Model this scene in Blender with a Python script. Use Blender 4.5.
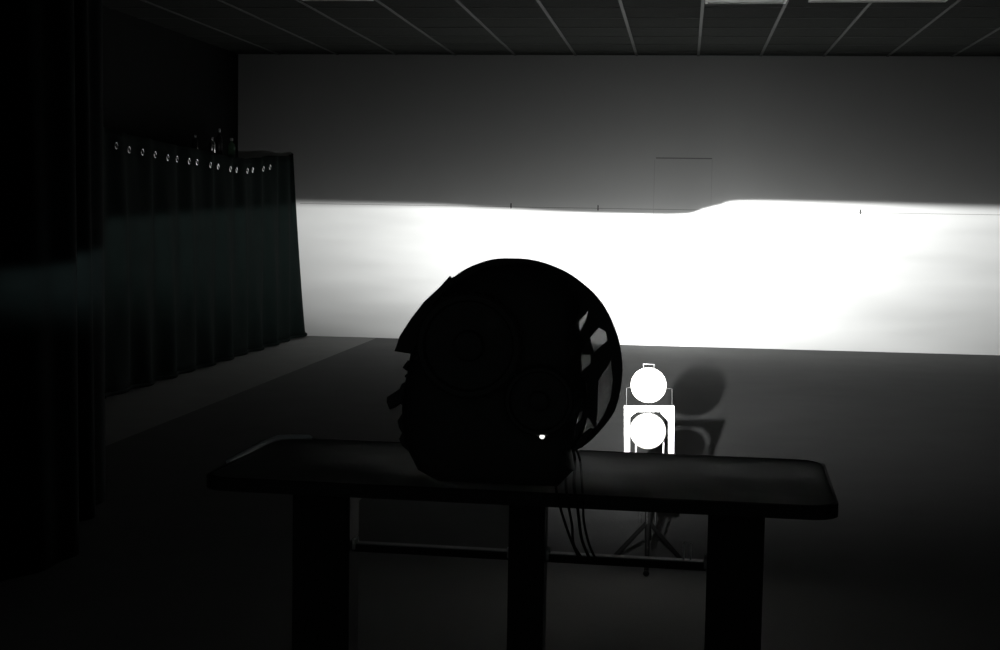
import bpy, bmesh, math, random
from mathutils import Vector, Matrix
random.seed(4)
for o in list(bpy.data.objects): bpy.data.objects.remove(o)
SC = bpy.context.scene
COL = SC.collection
# ------------------------------------------------------------------ camera
F = 1450.0
EYE = 1.30
dY = Vector((185, 110, -1450)).normalized()
dX = Vector((1, -0.0266, 0.1256)); dX = (dX - dX.dot(dY)*dY).normalized()
dZ = dX.cross(dY)
RW = Matrix((dX, dY, dZ))            # rows: world axes written in camera axes -> camera-to-world rotation
cd = bpy.data.cameras.new('camera'); cam = bpy.data.objects.new('camera', cd); COL.objects.link(cam)
cam.matrix_world = Matrix.Translation((0, 0, EYE)) @ RW.to_4x4()
cd.sensor_width = 36; cd.lens = F/1000*36; cd.clip_start = .05; cd.clip_end = 100
SC.camera = cam
def ray(px, py): return RW @ Vector((px-500, 325-py, -F))
def at(px, py, Y=None, Z=None, X=None):
    d = ray(px, py)
    t = Y/d.y if Y is not None else ((Z-EYE)/d.z if Z is not None else X/d.x)
    return Vector((0, 0, EYE)) + d*t
# ------------------------------------------------------------------ world, exposure
SC.view_settings.view_transform = 'Standard'
try: SC.view_settings.look = 'None'
except Exception: pass
SC.view_settings.exposure = 0; SC.view_settings.gamma = 1; SC.view_settings.use_curve_mapping = False
w = bpy.data.worlds.new('world'); SC.world = w; w.use_nodes = True
w.node_tree.nodes['Background'].inputs[0].default_value = (.9, 1, .97, 1)
w.node_tree.nodes['Background'].inputs[1].default_value = .017
# ------------------------------------------------------------------ headlamp beam (a lamp with its own light distribution)
LAMP = Vector((-.235, 2.56, 1.02))
BEAM = 3.7
def beam_light():
    L = bpy.data.lights.new('headlamp_beam', 'POINT'); L.energy = 1; L.shadow_soft_size = .012; L.use_nodes = True
    nt = L.node_tree; N = nt.nodes; K = nt.links
    em = [n for n in N if n.type == 'EMISSION'][0]
    def m(op, a, b=None, c=None):
        n = N.new('ShaderNodeMath'); n.operation = op
        for i, x in enumerate((a, b, c)):
            if x is None: continue
            if isinstance(x, (int, float)): n.inputs[i].default_value = x
            else: K.new(x, n.inputs[i])
        return n.outputs[0]
    tc = N.new('ShaderNodeTexCoord'); sp = N.new('ShaderNodeSeparateXYZ'); K.new(tc.outputs['Normal'], sp.inputs[0])
    x, y, z = sp.outputs
    yy = m('MAXIMUM', y, .02)
    h = m('SUBTRACT', m('DIVIDE', x, yy), HH); v = m('SUBTRACT', m('DIVIDE', z, yy), VH)
    px = .00083
    fc = N.new('ShaderNodeFloatCurve')
    K.new(m('MULTIPLY_ADD', h, 1.0, .5), fc.inputs['Value'])
    cu = fc.mapping.curves[0]
    pts = [(0, .52), (.205, .5), (.289, .5), (.372, .375), (.455, .24), (.5, .235), (.5216, .26), (.538, .50), (.555, .77), (.5715, .97), (.588, .985), (.663, .94), (.746, .85), (1, .7)]
    while len(cu.points) < len(pts): cu.points.new(.5, .5)
    for p, q in zip(cu.points, pts): p.location = q; p.handle_type = 'AUTO_CLAMPED'
    fc.mapping.update()
    cut = m('MULTIPLY', m('SUBTRACT', fc.outputs[0], .5), 20*px)
    d = m('SUBTRACT', cut, v)                      # >0 below the cutoff
    ah = m('ABSOLUTE', m('SUBTRACT', h, .01))
    soft = m('MULTIPLY_ADD', ah, .012, .0012)
    mr = N.new('ShaderNodeMapRange'); mr.interpolation_type = 'SMOOTHSTEP'
    K.new(m('DIVIDE', d, soft), mr.inputs['Value']); mr.inputs['From Min'].default_value = -1; mr.inputs['From Max'].default_value = 1
    dn = m('MAXIMUM', d, 0); up = m('MAXIMUM', m('MULTIPLY', d, -1), 0)
    hor = m('EXPONENT', m('DIVIDE', ah, -.165))
    horw = m('EXPONENT', m('DIVIDE', ah, -.55))
    dq = m('DIVIDE', dn, .149)
    left = m('MULTIPLY', m('MAXIMUM', m('SUBTRACT', m('MULTIPLY', h, -1), .1), 0), m('MULTIPLY', m('POWER', dn, 4), 30000))
    ver = m('EXPONENT', m('MULTIPLY', m('ADD', m('MULTIPLY', dq, dq), left), -1))
    nz = N.new('ShaderNodeTexNoise'); cb = N.new('ShaderNodeCombineXYZ')
    K.new(m('MULTIPLY', h, 6), cb.inputs[0]); K.new(m('MULTIPLY', v, 45), cb.inputs[1]); K.new(cb.outputs[0], nz.inputs['Vector'])
    nz.inputs['Scale'].default_value = 1
    st = m('MULTIPLY_ADD', nz.outputs[0], .5, .75)
    main = m('MULTIPLY', m('MULTIPLY', m('MULTIPLY', mr.outputs[0], m('MULTIPLY_ADD', hor, BEAM, m('MULTIPLY', horw, .10))), ver), st)
    glow = m('MULTIPLY', m('EXPONENT', m('DIVIDE', up, -.0035)), m('MULTIPLY', m('EXPONENT', m('DIVIDE', ah, -.16)), .10))
    glow = m('MULTIPLY', glow, m('EXPONENT', m('DIVIDE', dn, -.03)))
    stray = m('MULTIPLY', m('EXPONENT', m('DIVIDE', m('SUBTRACT', m('SQRT', m('MULTIPLY_ADD', ah, ah, .0016)), .04), -.155)), m('MULTIPLY', m('EXPONENT', m('DIVIDE', up, -.047)), .210))
    stray = m('MULTIPLY', stray, m('EXPONENT', m('DIVIDE', dn, -.045)))
    front = m('GREATER_THAN', y, .03)
    # tan-space to constant wall plane: undo the 1/r^2 and cosine of a flat screen
    tot = m('MULTIPLY', m('MULTIPLY', m('ADD', main, m('ADD', glow, stray)), front), POW)
    em.inputs['Color'].default_value = (.985, 1, .99, 1)
    K.new(tot, em.inputs['Strength'])
    return L
WB = at(685, 346.5, Z=0); D = WB.y                  # white wall's distance
VH = (at(654, 209.3, Y=D).z - LAMP.z)/(D-LAMP.y)
HH = (at(654, 209.3, Y=D).x - LAMP.x)/(D-LAMP.y)
POW = 4*math.pi*math.pi*(D-LAMP.y)**2/.8
CZ = at(685, 55.5, Y=D).z                           # ceiling height
TX = -.31
# ------------------------------------------------------------------ materials
def mat(name, col, rough=.7, metal=0, bump=0, bscale=30, var=0, vscale=4, trans=0, spec=.5):
    m = bpy.data.materials.new(name); m.use_nodes = True
    nt = m.node_tree; b = nt.nodes['Principled BSDF']
    b.inputs['Base Color'].default_value = (*col, 1); b.inputs['Roughness'].default_value = rough; b.inputs['Metallic'].default_value = metal
    b.inputs['Specular IOR Level'].default_value = spec
    tc = nt.nodes.new('ShaderNodeTexCoord')
    if var:
        n = nt.nodes.new('ShaderNodeTexNoise'); n.inputs['Scale'].default_value = vscale; n.inputs['Detail'].default_value = 5
        nt.links.new(tc.outputs['Object'], n.inputs['Vector'])
        mx = nt.nodes.new('ShaderNodeMix'); mx.data_type = 'RGBA'
        mx.inputs[6].default_value = (*[c*(1-var) for c in col], 1); mx.inputs[7].default_value = (*[min(1, c*(1+var)) for c in col], 1)
        nt.links.new(n.outputs[0], mx.inputs[0]); nt.links.new(mx.outputs[2], b.inputs['Base Color'])
    if bump:
        n = nt.nodes.new('ShaderNodeTexNoise'); n.inputs['Scale'].default_value = bscale; n.inputs['Detail'].default_value = 4
        nt.links.new(tc.outputs['Object'], n.inputs['Vector'])
        bp = nt.nodes.new('ShaderNodeBump'); bp.inputs['Strength'].default_value = bump; bp.inputs['Distance'].default_value = .01
        nt.links.new(n.outputs[0], bp.inputs['Height']); nt.links.new(bp.outputs[0], b.inputs['Normal'])
    return m
M = dict(
 wall=mat('white_paint', (.8, .8, .79), .9, var=.02, spec=.1),
 black=mat('black_paint', (.012, .013, .013), .9, var=.2, spec=.1),
 tile=mat('ceiling_tile', (.045, .048, .045), .95, bump=.3, bscale=60, var=.12, vscale=9, spec=.05),
 tbar=mat('tee_bar', (.09, .094, .09), .6, var=.03),
 floor=mat('dark_floor', (.14, .141, .14), .9, bump=.1, bscale=60, var=.10, vscale=3, spec=.02),
 strip=mat('grey_concrete', (.28, .28, .275), .9, bump=.1, var=.10, spec=.02),
 cloth=mat('black_cloth', (.0075, .0125, .0115), .95, bump=.25, bscale=90, var=.25, vscale=7, spec=.05),
 vinyl=mat('black_vinyl', (.005, .008, .008), .9, bump=.1, bscale=14, var=.2, spec=.03),
 chrome=mat('bright_steel', (.88, .88, .88), .25, 1, var=.03),
 steel=mat('dull_steel', (.30, .31, .31), .4, 1, var=.1),
 top=mat('scuffed_laminate', (.30, .305, .30), .6, bump=.12, bscale=12, var=.30, vscale=9, spec=.15),
 edge=mat('black_edging', (.02, .02, .02), .6, var=.1),
 wedge=mat('pale_edge_highlight', (.75, .82, .84), .25, var=.05),  # pale colour paints the highlight on the table's left corner
 leg=mat('black_steel', (.02, .02, .02), .55, var=.1, spec=.3),
 plastic=mat('black_plastic', (.075, .077, .077), .5, bump=.15, bscale=45, var=.1, spec=.3),
 gloss=mat('glossy_black_plastic', (.02, .02, .02), .25, var=.1),
 rubber=mat('black_rubber', (.015, .015, .015), .6, var=.1),
 white=mat('white_enamel', (.86, .85, .84), .45, var=.02),
 lens=mat('frosted_white_glass', (.60, .57, .52), .5, var=.02),
 panel=mat('white_diffuser', (.80, .81, .78), .5, var=.03),
 mark=mat('pencil_line', (.34, .33, .33), .9, var=.2, spec=.05),
 faint=mat('faint_pencil', (.68, .67, .67), .9, var=.1, spec=.05),
 tick=mat('black_ink', (.02, .02, .02), .9, var=.2, spec=.05),
 green=mat('green_glass', (.12, .22, .14), .15, var=.1),
 tape=mat('grey_metal', (.45, .45, .45), .4, 1, var=.1),
)
def mixmat(name, parts):
    """transparent / translucent / glossy blend"""
    m = bpy.data.materials.new(name); m.use_nodes = True; nt = m.node_tree
    for n in list(nt.nodes): nt.nodes.remove(n)
    out = nt.nodes.new('ShaderNodeOutputMaterial'); cur = None
    for kind, col, r in parts:
        n = nt.nodes.new('ShaderNodeBsdf'+kind); n.inputs['Color'].default_value = (*col, 1)
        if kind == 'Glossy': n.inputs['Roughness'].default_value = r
        if cur is None: cur = n.outputs[0]
        else:
            a = nt.nodes.new('ShaderNodeAddShader'); nt.links.new(cur, a.inputs[0]); nt.links.new(n.outputs[0], a.inputs[1]); cur = a.outputs[0]
    nt.links.new(cur, out.inputs[0]); return m
M['pale'] = mixmat('pale_glint', [('Diffuse', (.45, .45, .45), 0), ('Translucent', (.5, .5, .5), 0)])  # pale translucent colour stands in for glints on rail brackets and pins
M['clear'] = mixmat('clear_cover', [('Transparent', (.93, .93, .93), 0), ('Glossy', (.03, .03, .03), .05)])
M['smoke'] = mixmat('smoked_cover', [('Transparent', (.27, .27, .27), 0), ('Translucent', (.2, .2, .2), 0), ('Glossy', (.04, .04, .04), .1)])
def emis(name, col, s):
    m = bpy.data.materials.new(name); m.use_nodes = True; b = m.node_tree.nodes['Principled BSDF']
    b.inputs['Emission Color'].default_value = (*col, 1); b.inputs['Emission Strength'].default_value = s; return m
M['glowdot'] = emis('leak_glow', (1, 1, .95), 1.6)  # glow standing in for a glint of light on the headlamp back
M['projector'] = emis('lit_projector_lens', (1, 1, 1), 3)
# ------------------------------------------------------------------ helpers
def thing(name, label, cat, loc, group=None, rz=0):
    o = bpy.data.objects.new(name, None); COL.objects.link(o); o.location = loc; o.rotation_euler.z = rz
    o.empty_display_size = .05
    o['label'] = label; o['category'] = cat
    if group: o['group'] = group
    return o
def org(parent):
    v = Vector((0, 0, 0))
    while parent is not None: v += parent.location; parent = parent.parent
    return v
def obj(name, bm, m, parent=None, smooth=False, kind=None, label=None, loc=None):
    """bm is in world coordinates (parents have no rotation)"""
    bmesh.ops.recalc_face_normals(bm, faces=bm.faces)
    base = org(parent) + (Vector(loc) - org(parent) if loc is not None else Vector())
    bmesh.ops.translate(bm, verts=bm.verts, vec=-base)
    me = bpy.data.meshes.new(name); bm.to_mesh(me); bm.free()
    o = bpy.data.objects.new(name, me); COL.objects.link(o); me.materials.append(M[m] if isinstance(m, str) else m)
    o.parent = parent
    o.location = base - org(parent)
    if smooth:
        me.polygons.foreach_set('use_smooth', [True]*len(me.polygons))
        try: me.set_sharp_from_angle(angle=math.radians(40))
        except Exception: pass
    if kind: o['kind'] = kind
    if label: o['label'] = label
    return o
def box(bm, a, b, bev=0, seg=2):
    a, b = Vector(a), Vector(b)
    r = bmesh.ops.create_cube(bm, size=1); vs = r['verts']
    s = b-a; c = (a+b)/2
    for v in vs: v.co = Vector((v.co.x*s.x, v.co.y*s.y, v.co.z*s.z)) + c
    if bev:
        es = list({e for v in vs for e in v.link_edges})
        bmesh.ops.bevel(bm, geom=es, offset=bev, segments=seg, affect='EDGES')
    return bm
def tube(bm, pts, r, n=10, caps=True, closed=False):
    pts = [Vector(p) for p in pts]; rs = r if isinstance(r, (list, tuple)) else [r]*len(pts); rings = []
    up0 = None
    for i, p in enumerate(pts):
        a = pts[(i-1) % len(pts)] if (closed or i > 0) else p; b = pts[(i+1) % len(pts)] if (closed or i < len(pts)-1) else p
        t = (b-a).normalized()
        if up0 is None: up0 = Vector((0, 0, 1)) if abs(t.z) < .9 else Vector((1, 0, 0))
        u = (up0 - up0.dot(t)*t)
        u = u.normalized() if u.length > 1e-4 else t.orthogonal().normalized()
        up0 = u; w_ = t.cross(u)
        rings.append([bm.verts.new(p + rs[i]*(math.cos(2*math.pi*k/n)*u + math.sin(2*math.pi*k/n)*w_)) for k in range(n)])
    m_ = len(rings)
    for i in range(m_ if closed else m_-1):
        A, B = rings[i], rings[(i+1) % m_]
        for k in range(n): bm.faces.new((A[k], A[(k+1) % n], B[(k+1) % n], B[k]))
    if caps and not closed: bm.faces.new(rings[0]); bm.faces.new(list(reversed(rings[-1])))
    return bm
def torus(bm, c, axis, R, r, n=20, k=8):
    axis = Vector(axis).normalized(); u = axis.orthogonal().normalized(); w_ = axis.cross(u)
    return tube(bm, [Vector(c)+R*(math.cos(2*math.pi*i/n)*u+math.sin(2*math.pi*i/n)*w_) for i in range(n)], r, k, closed=True)
def lathe(bm, c, axis, prof, n=32):
    """prof: list of (along, radius); radius 0 ends close"""
    axis = Vector(axis).normalized(); u = axis.orthogonal().normalized(); w_ = axis.cross(u); rings = []
    for a, r in prof:
        r = max(r, 1e-4)
        rings.append([bm.verts.new(Vector(c)+axis*a+r*(math.cos(2*math.pi*i/n)*u+math.sin(2*math.pi*i/n)*w_)) for i in range(n)])
    for A, B in zip(rings, rings[1:]):
        for k in range(n): bm.faces.new((A[k], A[(k+1) % n], B[(k+1) % n], B[k]))
    bm.faces.new(rings[0]); bm.faces.new(list(reversed(rings[-1])))
    return bm
def loft(bm, sections, cap0=True, cap1=True):
    rings = [[bm.verts.new(p) for p in s] for s in sections]
    n = len(rings[0])
    for A, B in zip(rings, rings[1:]):
        for k in range(n): bm.faces.new((A[k], A[(k+1) % n], B[(k+1) % n], B[k]))
    if cap0: bm.faces.new(rings[0])
    if cap1: bm.faces.new(list(reversed(rings[-1])))
    return bm
def smooth_loop(pts, it=1):
    """Catmull-Rom through 2D points (closed)"""
    n = len(pts); out = []
    for i in range(n):
        p0, p1, p2, p3 = (Vector(pts[(i+j-1) % n]) for j in range(4))
        for s in range(it+1):
            t = s/(it+1)
            out.append(.5*((2*p1)+(-p0+p2)*t+(2*p0-5*p1+4*p2-p3)*t*t+(-p0+3*p1-3*p2+p3)*t**3))
    return out
def spline(pts, it=6):
    pts = [Vector(p) for p in pts]; out = []
    q = [2*pts[0]-pts[1]] + pts + [2*pts[-1]-pts[-2]]
    for i in range(len(pts)-1):
        p0, p1, p2, p3 = q[i:i+4]
        for s in range(it):
            t = s/it
            out.append(.5*((2*p1)+(-p0+p2)*t+(2*p0-5*p1+4*p2-p3)*t*t+(-p0+3*p1-3*p2+p3)*t**3))
    return out+[pts[-1]]
def plate(loops, Y, th, bev=.0015):
    """flat XZ plate with holes, centred on plane Y; loops are lists of (x,z). returns bmesh"""
    cu = bpy.data.curves.new('tmp', 'CURVE'); cu.dimensions = '2D'; cu.fill_mode = 'BOTH'; cu.extrude = th/2-bev; cu.bevel_depth = bev; cu.bevel_resolution = 1; cu.offset = -bev
    for lp in loops:
        s = cu.splines.new('POLY'); s.points.add(len(lp)-1)
        for p, q in zip(s.points, lp): p.co = (q[0], q[1], 0, 1)
        s.use_cyclic_u = True
    o = bpy.data.objects.new('tmp', cu); COL.objects.link(o)
    dg = bpy.context.evaluated_depsgraph_get(); dg.update()
    me = bpy.data.meshes.new_from_object(o.evaluated_get(dg))
    bm = bmesh.new(); bm.from_mesh(me)
    for v in bm.verts: v.co = Vector((v.co.x, Y - v.co.z, v.co.y))
    bpy.data.objects.remove(o); bpy.data.curves.remove(cu); bpy.data.meshes.remove(me)
    bmesh.ops.remove_doubles(bm, verts=bm.verts, dist=1e-5)
    return bm
NB = bmesh.new
# ------------------------------------------------------------------ room
XL, XR, YB = at(238, 120, Y=D).x, 5.2, -.5
obj('wall_back', box(NB(), (XL-.2, D, 0), (XR+.2, D+.15, CZ)), 'wall', kind='structure')
obj('wall_left', box(NB(), (XL-.15, YB, 0), (XL, D, CZ)), 'black', kind='structure')
obj('wall_right', box(NB(), (XR, YB, 0), (XR+.15, D, CZ)), 'black', kind='structure')
# floor: dark covering, with a paler strip along the curtain
a = at(375, 338.5, Z=0); b = at(192, 412, Z=0)
sx = (a.x+b.x)/2
obj('floor', box(NB(), (sx, YB, -.1), (XR+.15, D+.15, 0)), 'floor', kind='structure')
obj('floor_strip', box(NB(), (XL-.15, YB, -.1), (sx, D+.15, .001)), 'strip', kind='structure')
# ceiling: tiles with tee bars
obj('ceiling', box(NB(), (XL-.15, YB, CZ), (XR+.15, D+.15, CZ+.12)), 'tile', kind='structure')
g0 = at(703, 0, Z=CZ).x
bm = NB()
for k in range(-8, 9):
    x = g0 + k*.6
    if XL < x < XR: box(bm, (x-.012, YB, CZ-.006), (x+.012, D-.002, CZ+.001))
obj('trim_1', bm, 'tbar', kind='structure')
bm = NB()
y0 = at(600, 18, Z=CZ).y
for k in range(-22, 6):
    y = y0 + k*.6
    if YB < y < D-.05: box(bm, (XL, y-.008, CZ-.004), (XR, y+.008, CZ+.001))
obj('trim_2', bm, mat('tee_bar_dull', (.06, .062, .06), .8), kind='structure')
# unlit ceiling light panels
def ceiling_panel(x0, x1, y1, label, n):
    t = thing('ceiling_light', label, 'ceiling light', ((x0+x1)/2, y1-.6, CZ), 'unlit light panels in the ceiling')
    fr = NB(); y0_ = y1-1.2
    for q in ((x0, y0_, x0+.02, y1), (x1-.02, y0_, x1, y1), (x0+.02, y0_, x1-.02, y0_+.02), (x0+.02, y1-.02, x1-.02, y1)):
        box(fr, (q[0], q[1], CZ-.035), (q[2], q[3], CZ), .002)
    obj('frame', fr, 'white', t)
    df = NB(); box(df, (x0+.022, y0_+.022, CZ-.030), (x1-.022, y1-.022, CZ-.003), .004); obj('diffuser', df, 'panel', t)
pa = at(705, 4, Z=CZ-.035); pb = at(786, 3.2, Z=CZ-.035)
ceiling_panel(pa.x, pb.x, pa.y, 'pale unlit ceiling light panel at the top edge, just right of centre', 1)
pa = at(808, 2.5, Z=CZ-.035); pb = at(945, 2.8, Z=CZ-.035)
ceiling_panel(pa.x, pb.x, pa.y, 'widest unlit ceiling light panel, at the top right of the ceiling', 2)
pa = at(303, 1, Z=CZ-.035); pb = at(375, 1.6, Z=CZ-.035)
ceiling_panel(pa.x, pb.x, pa.y, 'dim unlit ceiling light panel at the top left, above the curtain side', 3)
# ------------------------------------------------------------------ aiming marks on the white wall
def wmark(name, p0, p1, w_, m, label, cat='wall mark', group=None):
    A, B = at(*p0, Y=D), at(*p1, Y=D)
    t = .0015; bm = NB()
    if abs(A.x-B.x) > abs(A.z-B.z):
        z = (A.z+B.z)/2; box(bm, (min(A.x, B.x), D-t, z-w_/2), (max(A.x, B.x), D, z+w_/2), .0003, 1)
    else:
        x = (A.x+B.x)/2; box(bm, (x-w_/2, D-t, min(A.z, B.z)), (x+w_/2, D, max(A.z, B.z)), .0003, 1)
    o = obj(name, bm, m, loc=((A.x+B.x)/2, D, (A.z+B.z)/2)); o['label'] = label; o['category'] = cat
    if group: o['group'] = group
wmark('aiming_line', (300, 204), (1010, 214.5), .005, 'mark', 'long thin horizontal aiming line across the white wall at the light cutoff')
wmark('aiming_line', (654, 160), (654, 217), .006, 'faint', 'faint upright pencil line on the wall, left of the pair above the beam kink')
wmark('aiming_line', (711.5, 160), (711.5, 210), .005, 'faint', 'faint upright pencil line on the wall, right of the pair above the beam kink')
wmark('aiming_line', (656, 158), (712, 158.6), .010, 'mark', 'short dark horizontal line on the grey wall joining the two upright lines')
wmark('aiming_tick', (511, 203.3), (511, 208.3), .012, 'tick', 'short black upright tick on the aiming line, directly above the headlamp', group='ticks along the aiming line')
wmark('aiming_tick', (598, 205.2), (598, 210.5), .010, 'tick', 'short black upright tick on the aiming line, between headlamp top and beam kink', group='ticks along the aiming line')
wmark('aiming_tick', (860.5, 209.5), (860.5, 214), .012, 'tick', 'short grey upright tick on the aiming line at the right end, inside the bright beam', group='ticks along the aiming line')
# ------------------------------------------------------------------ grommet curtain on stands
CX = at(307, 336, Z=.01).x + .02
CX = -3.80
rings_px = [(115, 145.5), (127.5, 149.5), (141, 152), (155, 154.5), (165.7, 157.5), (176.8, 159), (187, 161), (196.5, 162), (208, 165), (218.5, 166.5), (227.8, 169), (237, 170), (245, 170.7), (253, 170), (261.5, 168.8), (269.5, 167)]
ring_w = [at(px, py, X=CX) for px, py in rings_px]
yN, yF = at(101, 200, X=CX).y, at(305, 336, X=CX).y - .1
yF = min(yF, D-.15)
def ringz(y):
    if y <= ring_w[0].y: return ring_w[0].z + (ring_w[0].y-y)*.05
    for p, q in zip(ring_w, ring_w[1:]):
        if y <= q.y: return p.z+(q.z-p.z)*(y-p.y)/(q.y-p.y)
    return ring_w[-1].z + (y-ring_w[-1].y)*.03
farTop = at(290, 156, Y=yF)
cur = thing('grommet_curtain', 'long black grommet curtain hanging along the left side beside the white wall', 'curtain', (CX, (yN+yF)/2, 0))
bm = NB(); NU, NVv = 260, 26; grid = []
fl = (yF-yN)
for i in range(NU+1):
    t = i/NU; y = yN+fl*t
    top = ringz(y) + .105 + .02*max(0, (t-.80)/.20)**2
    k = max(0, 1-t*20)
    row = []
    for j in range(NVv+1):
        s = j/NVv
        z = .025 + (top-.025)*s
        fold = .030*math.sin(2*math.pi*(y-ring_w[0].y)/.46)*(1-.6*s) + .012*math.sin(y*9.1+s*2.2)*(1-s) + .006*math.sin(y*23+s*5)
        xx = CX + fold
        yy = y
        if t > .9: yy = y + (t-.9)/.1*(-.0+ .16*(1-s)*(1-s)) - (t-.9)/.1*.42*s   # leaning far edge
        row.append(bm.verts.new((xx, yy, z)))
    grid.append(row)
for i in range(NU):
    for j in range(NVv): bm.faces.new((grid[i][j], grid[i+1][j], grid[i+1][j+1], grid[i][j+1]))
fab = obj('fabric', bm, 'cloth', cur, smooth=True)
so = fab.modifiers.new('thick', 'SOLIDIFY'); so.thickness = .004; so.offset = -1
bm = NB(); lo = [Vector((r[0].co if False else (0, 0, 0))) for r in []]
hemp = []
for i in range(0, 131):
    t = i/130; y = yN+fl*t; yy = y + (max(0, t-.9)/.1)*.16
    hemp.append((CX + .030*math.sin(2*math.pi*(y-ring_w[0].y)/.46) + .012*math.sin(y*9.1), yy, .030))
tube(bm, hemp, .014, 8); obj('hem', bm, 'cloth', cur, smooth=True)
for p in ring_w:
    fold = .030*math.sin(2*math.pi*(p.y-ring_w[0].y)/.46)*.45
    bm = NB(); torus(bm, (CX+fold+.008, p.y, p.z), (1, 0, 0), .021, .0042, 20, 8)
    obj('grommet', bm, 'chrome', cur, smooth=True, label='small shiny metal grommet')
# curtain stands: near pole with foot, far pole
def curtain_stand(y, ztop, label):
    t = thing('curtain_stand', label, 'stand', (CX-.06, y, 0), 'posts carrying the curtain')
    bm = NB(); tube(bm, [(CX-.06, y, .03), (CX-.06, y, ztop)], .020, 16); obj('pole', bm, 'leg', t, smooth=True)
    bm = NB(); lathe(bm, (CX-.06, y, 0), (0, 0, 1), [(0.001, .12), (.012, .12), (.02, .10), (.028, .03), (.06, .026)], 28); obj('foot', bm, 'leg', t, smooth=True)
    return t
cs = curtain_stand(yN-.16, 1.95, 'dark upright post at the near end of the grommet curtain, shiny bolts at its foot')
p = at(108.5, 412.5, Z=.09)
bm = NB(); tube(bm, [(CX+.03, yN-.18, .0115), (CX+.03, yN-.18, .065)], [.009, .006], 12); obj('bolt', bm, 'chrome', cs, smooth=True)
bm = NB(); tube(bm, [(CX+.07, yN-.15, .01), (CX+.07, yN-.15, .03)], .007, 12); obj('bolt', bm, 'chrome', cs, smooth=True)
# near drapes
def drape(y0, y1, x, ztop, label, seed, amp):
    r = random.Random(seed); n = 90; bm = NB(); g = []
    ph = r.random()*6
    for i in range(n+1):
        y = y0+(y1-y0)*i/n; row = []
        for j in range(13):
            s = j/12; z = .02+(ztop-.02)*s
            row.append(bm.verts.new((x+amp*math.sin(y*9+ph)*(1-.3*s)+.4*amp*math.sin(y*21+ph*2+s), y, z)))
        g.append(row)
    for i in range(n):
        for j in range(12): bm.faces.new((g[i][j], g[i+1][j], g[i+1][j+1], g[i][j+1]))
    o = thing('black_drape', label, 'curtain', (x, (y0+y1)/2, 0), 'black drapes at the far left')
    f = obj('fabric', bm, 'vinyl', o, smooth=True); s_ = f.modifiers.new('t', 'SOLIDIFY'); s_.thickness = .004
    bm = NB(); tube(bm, [(x, y0-.03, ztop+.012), (x, y1+.03, ztop+.012)], .014, 12); obj('rail', bm, 'leg', o, smooth=True)
    return o
drape(5.35, 5.98, -2.44, 2.5, 'glossy black drape just left of the grommet curtain, faintly catching light', 3, .045)
drape(3.6, 5.02, -2.22, 2.5, 'black drape at the extreme left edge of the picture', 8, .04)
# ------------------------------------------------------------------ cabinet behind the curtain with things on top
ct = 1.72
cab = thing('storage_cabinet', 'dark storage cabinet hidden behind the grommet curtain, only its top edge showing', 'cabinet', (-4.15, 12.1, 0))
cx0, cx1, cy0, cy1 = -4.36, -3.97, 11.0, 13.15
bm = NB(); box(bm, (cx0, cy0, .04), (cx1-.02, cy1, ct), .004); obj('body', bm, 'black', cab)
bm = NB(); box(bm, (cx0-.0, cy0-.01, ct), (cx1, cy1+.01, ct+.02), .004); obj('top', bm, 'black', cab)
bm = NB(); box(bm, (cx0+.03, cy0+.03, 0), (cx1-.05, cy1-.03, .04)); obj('plinth', bm, 'black', cab)
for k in range(3):
    a_ = cy0+.01+k*(cy1-cy0)/3; b_ = cy0-.01+(k+1)*(cy1-cy0)/3
    bm = NB(); box(bm, (cx1-.02, a_, .06), (cx1, b_, ct-.02), .003); dd = obj('door', bm, 'black', cab)
    bm = NB(); tube(bm, [(cx1, b_-.05, .95), (cx1+.02, b_-.05, .95), (cx1+.02, b_-.05, 1.07), (cx1, b_-.05, 1.07)], .005, 8); obj('handle', bm, 'steel', dd)
def bottle(px, X, h, r, m, label, name='bottle', cat='bottle'):
    q = at(px, 150, X=X); t = thing(name, label, cat, (X, q.y, ct+.02), 'small items on top of the cabinet')
    bm = NB(); lathe(bm, (X, q.y, ct+.02), (0, 0, 1), [(0, r*.9), (.004, r), (h*.6, r), (h*.72, r*.75), (h*.8, r*.35), (h*.88, r*.33)], 20); obj('body', bm, m, t, smooth=True)
    bm = NB(); lathe(bm, (X, q.y, ct+.02), (0, 0, 1), [(h*.875, r*.42), (h*.99, r*.42), (h, r*.3)], 16); obj('cap', bm, 'chrome' if m != 'green' else 'white', t, smooth=True)
bottle(231.5, -4.12, .19, .035, 'green', 'greenish bottle above the curtain, rightmost of the small items')
bottle(219, -4.15, .26, .030, 'gloss', 'tall dark bottle with small shiny cap above the curtain')
bottle(212, -4.05, .16, .030, 'chrome', 'brightest small shiny canister above the curtain', 'canister', 'canister')
bottle(195, -4.10, .16, .026, 'gloss', 'small dark bottle with glinting cap, leftmost above the curtain')
# ------------------------------------------------------------------ bench table
TZ = .85
FL, FR = at(281, 438.5, Z=TZ), at(822, 460, Z=TZ)
NL, NR = at(188, 483, Z=TZ), at(836, 501, Z=TZ)
ctr = (FL+FR+NL+NR)/4
uy = ray(737, 213); uy.z = 0; uy.normalize(); ux = Vector((uy.y, -uy.x, 0))
print('TABLE', FL, FR, NL, NR, ux)
xr = ((FR-ctr).dot(ux)+(NR-ctr).dot(ux))/2; xl = ((FL-ctr).dot(ux)+(NL-ctr).dot(ux))/2
yf_ = ((FR-ctr).dot(uy)+(FL-ctr).dot(uy))/2; yn_ = ((NR-ctr).dot(uy)+(NL-ctr).dot(uy))/2
ctr = ctr + ux*(xr+xl)/2 + uy*(yf_+yn_)/2; hw = (xr-xl)/2; hd = (yf_-yn_)/2
tb = thing('work_table', 'dark scuffed work table carrying the headlamp, highlight painted along its rounded left edge', 'table', (ctr.x, ctr.y, 0))
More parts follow.
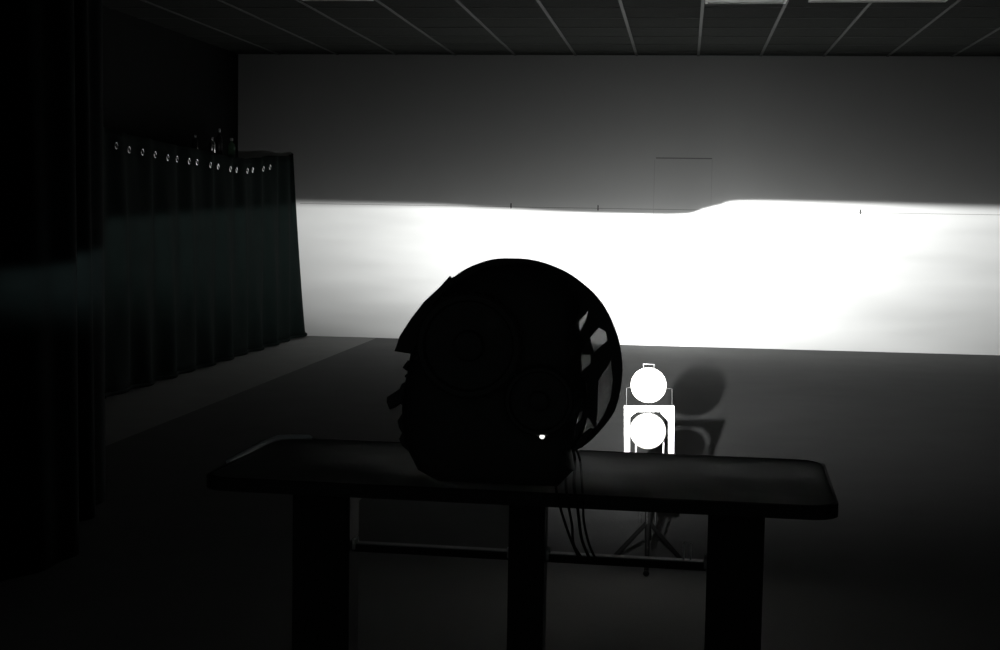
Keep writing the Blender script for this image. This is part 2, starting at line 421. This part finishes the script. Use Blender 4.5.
def tp(a_, b_, z): return ctr*1 + ux*a_ + uy*b_ + Vector((0, 0, z-TZ))
def rrect(hw_, hd_, r, n=8):
    out = []
    for cx_, cy_, a0 in ((hw_-r, hd_-r, 0), (-hw_+r, hd_-r, 90), (-hw_+r, -hd_+r, 180), (hw_-r, -hd_+r, 270)):
        for k in range(n+1):
            a_ = math.radians(a0+90*k/n); out.append((cx_+r*math.cos(a_), cy_+r*math.sin(a_)))
    return out
th = .019
bm = NB(); loft(bm, [[tp(x, y, z) for x, y in rrect(hw-i, hd-i, .045)] for z, i in ((TZ-th, .004), (TZ-th+.003, .001), (TZ-.003, .001), (TZ, .004))])
ttop = obj('tabletop', bm, 'top', tb, smooth=True)
bm = NB(); outl = rrect(hw+.0015, hd+.0015, .046)
secs = []
for (i, z) in ((0, TZ-th-.002), (.003, TZ-th-.002+.0), (.003, TZ-.0005), (.001, TZ+.0012), (-.004, TZ+.0012)):
    secs.append([tp(x, y, z) for x, y in rrect(hw+i, hd+i, .046)])
loft(bm, secs, False, False); obj('edging', bm, 'edge', tb, smooth=True)
# highlight on the rounded left end, put in as a pale strip
bm = NB(); pts = []
for a_, b_ in spline([(-hw-.004, -hd*.35, 0), (-hw-.004, 0, 0), (-hw-.004, hd-.05, 0), (-hw+.012, hd-.012, 0), (-hw+.05, hd+.004, 0), (-hw+.06, hd+.002, 0)], 8) and [(q.x, q.y) for q in spline([(-hw-.004, -hd*.35, 0), (-hw-.004, 0, 0), (-hw-.004, hd-.05, 0), (-hw+.012, hd-.012, 0), (-hw+.05, hd+.004, 0), (-hw+.06, hd+.002, 0)], 8)]:
    pts.append(tp(a_, b_, TZ+.0015))
tube(bm, pts, [.004+.003*math.sin(math.pi*i/(len(pts)-1)) for i in range(len(pts))], 8); obj('edge_highlight', bm, 'wedge', tb, smooth=True, label='highlight on the rounded edge, put in as a pale strip')
def prism_box(a0, a1, b0, b1, z0, z1, bev=.004):
    bm = NB(); box(bm, (a0, b0, z0), (a1, b1, z1), bev)
    for v in bm.verts:
        v.co = Vector((ctr.x, ctr.y, 0)) + ux*v.co.x + uy*v.co.y + Vector((0, 0, v.co.z))
    return bm
def la(px, py=520, z=TZ-.05):       # local position along the table on its front leg plane
    d = ray(px, py); o_ = Vector((0, 0, EYE)); n_ = uy; c0 = ctr - uy*(hd-.06)
    t = (c0-o_).dot(n_)/d.dot(n_); return (o_+d*t-ctr).dot(ux)
LEG = [(la(292), la(349)), (la(508.5), la(544.5)), (la(708), la(765))]
for i, (a0, a1) in enumerate(LEG):
    wd = .07 if i != 1 else .05
    obj('leg', prism_box(a0, a1, -hd+.06, -hd+.06+wd, 0.012, TZ-th), 'leg', tb)
    obj('foot_plate', prism_box(a0-.01, a1+.01, -hd+.05, hd-.05, 0, .02), 'leg', tb)
    obj('cross_beam', prism_box(a0+.01, a1-.01, -hd+.06+wd, hd-.05, TZ-th-.045, TZ-th), 'leg', tb)
# stretchers; end brackets coloured pale to stand in for glints
zs = at(527, 556, Y=ctr.y-hd+.08).z
bb = -hd+.085
for (a0, a1) in ((LEG[0][1], LEG[1][0]), (LEG[1][1], LEG[2][0])):
    s_ = obj('stretcher', prism_box(a0, a1, bb, bb+.02, zs-.010, zs+.003, .002), 'leg', tb)
    obj('top_strip', prism_box(a0+.006, a1-.006, bb+.001, bb+.019, zs+.003, zs+.005, .0005), 'steel', s_, label='thin dull steel strip')
    for e, sg in ((a0, 1), (a1, -1)):
        x0, x1 = sorted((e, e+sg*.005)); obj('bracket', prism_box(x0, x1, bb-.004, bb+.024, zs-.006, zs+.012, .001), 'pale', s_, label='small end bracket, its glint put in as pale colour')
# two thin rods standing up from the stretcher, glint put into their colour
for px, h_, w_ in ((683.2, 'left', 1), (690.3, 'right', 2)):
    d_ = la(px, 550, zs); c_ = Vector((ctr.x, ctr.y, 0))+ux*d_+uy*(bb+.010)
    bm = NB(); tube(bm, [c_+Vector((0, 0, zs+.005)), c_+Vector((0, 0, zs+.032))], .0012, 8); lathe(bm, c_+Vector((0, 0, zs+.032)), (0, 0, 1), [(0, .0012), (.0006, .002), (.002, .002)], 10)
    o = obj('glint_pin', bm, 'pale', loc=c_+Vector((0, 0, zs+.005)), smooth=True); o['label'] = 'thin upright pin coloured as a glint on the table rail, the %s one of two' % h_; o['category'] = 'pin'; o['group'] = 'pins on the table rail'
# ------------------------------------------------------------------ headlamp
HY = 2.40                                            # depth of the widest rim
hl = thing('car_headlamp', 'large black car headlamp seen from behind, standing lit on the work table', 'headlamp', (TX, HY, TZ+.0013))
def q2(px, py, Y=HY): v = at(px, py, Y=Y); return (v.x, v.z)
def sec(loop, Y, s=1, c=None): return [Vector((c[0]+(p[0]-c[0])*s, Y, c[1]+(p[1]-c[1])*s)) for p in loop]
bz = TZ+.0013
rim_px = [(395, 351), (400, 336), (411, 319), (424, 302), (440, 287), (450, 276), (452, 278.5), (464, 270), (478, 263.5), (494, 259), (512, 258.3), (530, 259.5), (548, 264), (566, 272), (583, 284), (597, 297), (608, 313), (616, 331), (621, 350), (622.5, 370), (620.5, 390), (616, 408), (609, 420), (599, 432), (590, 441), (582, 447), (560, 452), (520, 455), (470, 452), (430, 446), (410, 434), (406, 420), (409, 400), (407, 380), (411, 353.5)]
rim_px = rim_px[:6] + [(p.x, p.y) for p in spline([(*p, 0) for p in rim_px[6:26]], 4)] + rim_px[26:]
rim = [q2(*p) for p in rim_px]
rc = q2(508, 360)
# frame plate around the lens with openings on the right side
holes_px = [[(578.5, 322), (588.5, 310.5), (586, 320), (580, 331)],
            [(590, 338), (599, 327.5), (606.5, 332), (607, 341), (594, 352.5)],
            [(580.5, 354.5), (590.5, 354.5), (591, 363.5), (582, 371)],
            [(611, 361), (613, 380), (610.5, 398), (603.5, 416), (596.5, 426), (597.5, 410), (598.5, 380)],
            [(579.5, 412), (583, 411), (577.5, 428), (575.5, 426)],
            [(588, 417), (595.5, 427.5), (584, 440), (581, 440)]]
holes = [[q2(*p) for p in h_] for h_ in holes_px]
rim_o = obj('bezel', plate([rim]+holes, HY, .012, .0015), 'plastic', hl)
# smoked side window behind the openings
win = [q2(*p) for p in [(572, 300), (592, 302), (606, 320), (614, 345), (616, 375), (611, 402), (602, 422), (588, 442), (572, 436), (574, 380)]]
obj('side_window', plate([win], HY+.0125, .005, .001), 'smoke', hl, label='smoked see-through side window')
# reflector bowl / front part of the housing, opening towards the wall
def ring_y(s0, Y): return [Vector((rc[0]+(p[0]-rc[0])*s0, Y, max(bz+.004, rc[1]+(p[1]-rc[1])*s0))) for p in rim]
bm = NB(); loft(bm, [ring_y(.982, HY+.016), ring_y(.985, HY+.03), ring_y(.975, HY+.07), ring_y(.97, HY+.07), ring_y(.96, HY+.03), ring_y(.955, HY+.018)], False, False)
obj('lens_rim', bm, 'gloss', hl, smooth=True)
cov = [(1-.0*k, k) for k in range(1)]
bm = NB(); loft(bm, [ring_y(s_, HY+.07+dy) for s_, dy in ((.972, 0), (.95, .035), (.88, .075), (.72, .105), (.5, .122), (.25, .130), (.05, .132))], False, True)
obj('clear_cover', bm, 'clear', hl, smooth=True)
# rear housing bulging towards the camera
back_px = [(411, 356), (430, 306), (452, 284), (484, 268), (520, 263), (552, 270), (574, 288), (579, 310), (578, 330), (584, 345), (579, 360), (580, 375), (586, 386), (586, 400), (580, 410), (575, 424), (576, 440), (570, 450), (574, 470), (560, 487), (500, 489), (440, 486), (418, 470), (409, 452), (404, 440), (403, 426), (402, 408), (403, 396), (406, 378)]
back = [q2(*p, Y=HY-.03) for p in back_px]; bc = q2(500, 375, Y=HY-.03)
def bsec(s_, Y): return [Vector((bc[0]+(p[0]-bc[0])*s_, Y, max(bz+.001, bc[1]+(p[1]-bc[1])*s_))) for p in back]
bm = NB(); loft(bm, [bsec(1, HY-.006), bsec(1, HY-.03), bsec(.975, HY-.05), bsec(.92, HY-.066), bsec(.84, HY-.078), bsec(.60, HY-.088)])
hous = obj('rear_housing', bm, 'plastic', hl, smooth=True)
# ribs, access cap, connector on the back
for k, (x_, y_, r_) in enumerate(((470, 345, 52), (540, 400, 34))):
    c_ = at(x_, y_, Y=HY-.088); R_ = r_/F*HY
    bm = NB(); prof = [(0, R_), (.016, R_), (.020, R_*.95), (.020, R_*.86), (.012, R_*.82), (.012, R_*.3), (.024, R_*.26), (.026, R_*.2)]
    lathe(bm, c_, (0, -1, 0), prof, 48)
    for i in range(24):
        a_ = i*math.pi/12; u_ = Vector((math.cos(a_), 0, math.sin(a_)))
        tube(bm, [c_+u_*R_*1.0+Vector((0, -.002, 0)), c_+u_*R_*1.0+Vector((0, -.015, 0))], R_*.035, 6)
    obj('access_cap', bm, 'plastic', hl, smooth=True)
# left side screws and tabs (silhouette)
for pts_, r_ in (([(412, 372), (407, 378)], .005), ([(410, 362), (405, 369)], .005)):
    bm = NB(); tube(bm, [at(*p, Y=HY-.01) for p in pts_], r_, 10); obj('adjuster_screw', bm, 'gloss', hl, smooth=True)
tab = [q2(*p, Y=HY-.02) for p in [(410, 379), (403, 383), (401, 388), (388.5, 396), (388, 401), (391, 408.5), (396, 407), (402, 403), (408, 408)]]
obj('mounting_tab', plate([tab], HY-.02, .030, .003), 'plastic', hl)
tab = [q2(*p, Y=HY-.02) for p in [(408, 408), (402, 414), (398.5, 420), (400, 427), (403, 432), (400, 438), (403, 445), (412, 452), (412, 420)]]
obj('mounting_tab', plate([tab], HY-.02, .024, .003), 'plastic', hl)
# lower right tabs
for lp in ([(575, 425), (583, 418), (586, 421), (577, 440), (570, 446)], [(576, 440), (590, 428), (594, 429), (583, 447), (572, 452)]):
    obj('mounting_tab', plate([[q2(*p, Y=HY-.02) for p in lp]], HY-.018, .010, .0015), 'gloss', hl)
# glint of light through a hole, added as a glowing dot
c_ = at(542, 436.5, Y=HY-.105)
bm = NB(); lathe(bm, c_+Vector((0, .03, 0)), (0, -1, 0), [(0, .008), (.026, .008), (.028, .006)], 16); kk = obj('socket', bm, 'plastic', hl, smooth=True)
bm = NB(); lathe(bm, c_+Vector((0, .003, 0)), (0, -1, 0), [(0, .0042), (.003, .0040), (.005, .0022)], 14); obj('light_leak', bm, 'glowdot', kk, smooth=True, label='small white glint of leaking light, made as a glowing dot')
# projector: bowl, barrel, lit lens
pc = Vector((LAMP.x, HY+.030, LAMP.z))
bm = NB(); lathe(bm, pc, (0, 1, 0), [(0, .040), (.02, .050), (.05, .046), (.075, .036), (.08, .036)], 36); pj = obj('projector', bm, 'chrome', hl, smooth=True)
bm = NB(); lathe(bm, pc, (0, 1, 0), [(.078, .034), (.09, .031), (.102, .022), (.108, .010)], 32); obj('projector_lens', bm, 'projector', pj, smooth=True)
rb = at(455, 345, Y=HY+.03)
bm = NB(); lathe(bm, rb, (0, 1, 0), [(0, .012), (.004, .035), (.03, .062), (.06, .072), (.062, .070), (.032, .059), (.008, .033), (.005, .010)], 36); obj('reflector_bowl', bm, 'chrome', hl, smooth=True)
lo_ = bpy.data.objects.new('beam', beam_light()); COL.objects.link(lo_)
lo_.parent = pj; lo_.location = Vector((LAMP.x, LAMP.y, LAMP.z)) - org(pj)
# ------------------------------------------------------------------ cables from the headlamp over the table's front edge
cab_defs = [
 ('leftmost thin black cable hanging over the table front under the headlamp', [(563, 440), (560, 462), (556, 484), (559, 502), (564, 520), (571, 540), (578, 556)], .0022),
 ('second thin black cable from the left hanging over the table front', [(567, 442), (567, 462), (566, 484), (568, 503), (572, 525), (574, 545), (585, 562)], .0022),
 ('third thin black cable from the left hanging over the table front', [(571, 443), (575, 460), (574, 484), (577, 503), (579, 520), (582, 540), (591, 562)], .0025),
 ('rightmost thin black cable hanging over the table front', [(574, 444), (580, 460), (582, 482), (583, 503), (584, 522), (589, 544), (596, 560)], .0020)]
yf = None
for lab, px, r_ in cab_defs:
    P = []
    y_edge = (ctr - uy*hd).y
    P.append(at(*px[0], Y=HY-.05)); P.append(at(*px[1], Z=bz+.004+r_)); P.append(at(*px[2], Z=bz+.003+r_))
    for i, q in enumerate(px[3:]):
        yy = ctr.y - hd - .016 + (0 if i else .0)
        P.append(at(*q, Y=yy+ .0*i))
    obj('cable', tube(NB(), spline(P, 8), r_, 8), 'rubber', hl, smooth=True)
# ------------------------------------------------------------------ twin round target lamps on a white frame and tripod
SY = 5.3
sc_ = at(649, 430, Y=SY)
ls = thing('lamp_stand', 'white frame stand with two round white lamps stacked, glaring behind the table', 'lamp stand', (sc_.x, SY, 0))
def sv(px, py, dy=0): return at(px, py, Y=SY+dy)
# square frame
def fbar(p0, p1, wd=.026, dp=.026, m='white', name='frame', Yo=0):
    bm = NB(); A, B = sv(*p0, dy=Yo), sv(*p1, dy=Yo)
    box(bm, (min(A.x, B.x), SY+Yo-dp/2, min(A.z, B.z)), (max(A.x, B.x), SY+Yo+dp/2, max(A.z, B.z)), .003)
    return bm
loops = [[q2(*p, Y=SY) for p in [(624.3, 405.5), (674.3, 405.5), (674.3, 492), (624.3, 492)]], [q2(*p, Y=SY) for p in [(630, 411.5), (668.2, 411.5), (668.2, 484), (630, 484)]]]
obj('frame', plate(loops, SY, .026, .003), 'white', ls)
# inner darker frame
loops = [[q2(*p, Y=SY) for p in [(631.6, 414), (666.6, 414), (666.6, 483), (631.6, 483)]], [q2(*p, Y=SY) for p in [(633.5, 416), (664.6, 416), (664.6, 481), (633.5, 481)]]]
0 and obj('inner_frame', plate(loops, SY+.02, .010, .001), 'leg', ls)
for lp in ([(660, 412), (668, 412), (668, 421)], [(636, 412), (630.5, 412), (630.5, 417)]):
    obj('gusset', plate([[q2(*p, Y=SY) for p in lp]], SY, .006, .0005), 'white', ls)
for x_ in (636, 663.5):
    bm = NB(); A, B = sv(x_, 440), sv(x_, 484); tube(bm, [(A.x, SY+.022, A.z), (A.x, SY+.022, B.z)], .003, 10); obj('support_rod', bm, 'white', ls, smooth=True)
for (x_, y_, r_) in ((648.6, 385.3, 18.0), (647.8, 431.2, 18.3)):
    c_ = sv(x_, y_, -.03); R_ = r_/F*SY
    bm = NB(); lathe(bm, c_+Vector((0, .055, 0)), (0, -1, 0), [(-.035, R_*.35), (-.03, R_*.45), (0, R_*.8), (.035, R_*.99), (.045, R_), (.052, R_), (.055, R_*.95), (.050, R_*.93)], 48); s_ = obj('lamp_shell', bm, 'leg', ls, smooth=True)
    bm = NB(); lathe(bm, c_+Vector((0, .055, 0)), (0, -1, 0), [(.050, R_*.985), (.056, R_*.97), (.064, R_*.75), (.070, R_*.5), (.073, R_*.2), (.0735, 0)], 48); obj('lens', bm, 'lens', s_, smooth=True, label='domed white lens')
# small bracket on top, thin wire guard
loops = [[q2(*p, Y=SY) for p in [(643, 363.2), (654.6, 363.8), (654.2, 370), (643.3, 370)]], [q2(*p, Y=SY) for p in [(643.9, 364.2), (653.8, 364.7), (653.5, 369.6), (644.1, 369.6)]]]
obj('top_bracket', plate(loops, SY, .02, .0008), 'rubber', ls)
for pts_ in ([(626.5, 405), (626.5, 388), (632, 387)], [(672, 405), (672, 389), (666, 388)]):
    bm = NB(); tube(bm, [sv(*p) for p in pts_], .0010, 6); obj('wire_guard', bm, 'leg', ls)
# pole and tripod
pb_ = sv(649, 490)
bm = NB(); box(bm, (pb_.x-.05, SY-.03, pb_.z-.03), (pb_.x+.05, SY+.03, pb_.z+.0), .004); obj('mount_plate', bm, 'leg', ls)
for x_ in (640, 647, 655.5):
    A, B = sv(x_, 496), sv(x_, 523 if x_ != 647 else 528); bm = NB(); tube(bm, [A, B], .005, 10); obj('support_rod', bm, 'chrome', ls, smooth=True, label='shiny thin rod')
bm = NB(); tube(bm, [(pb_.x, SY+.012, pb_.z-.02), (pb_.x, SY+.012, .10)], .012, 14); obj('pole', bm, 'leg', ls, smooth=True)
for k in range(3):
    a_ = math.radians(90+120*k+180); e = Vector((pb_.x+.15*math.cos(a_), SY+.012+.15*math.sin(a_), .008))
    bm = NB(); tube(bm, [(pb_.x, SY+.012, .17), e], .009, 10); bmesh.ops.create_uvsphere(bm, u_segments=10, v_segments=6, radius=.012, matrix=Matrix.Translation(e+Vector((0, 0, .004)))); obj('leg', bm, 'leg', ls, smooth=True)
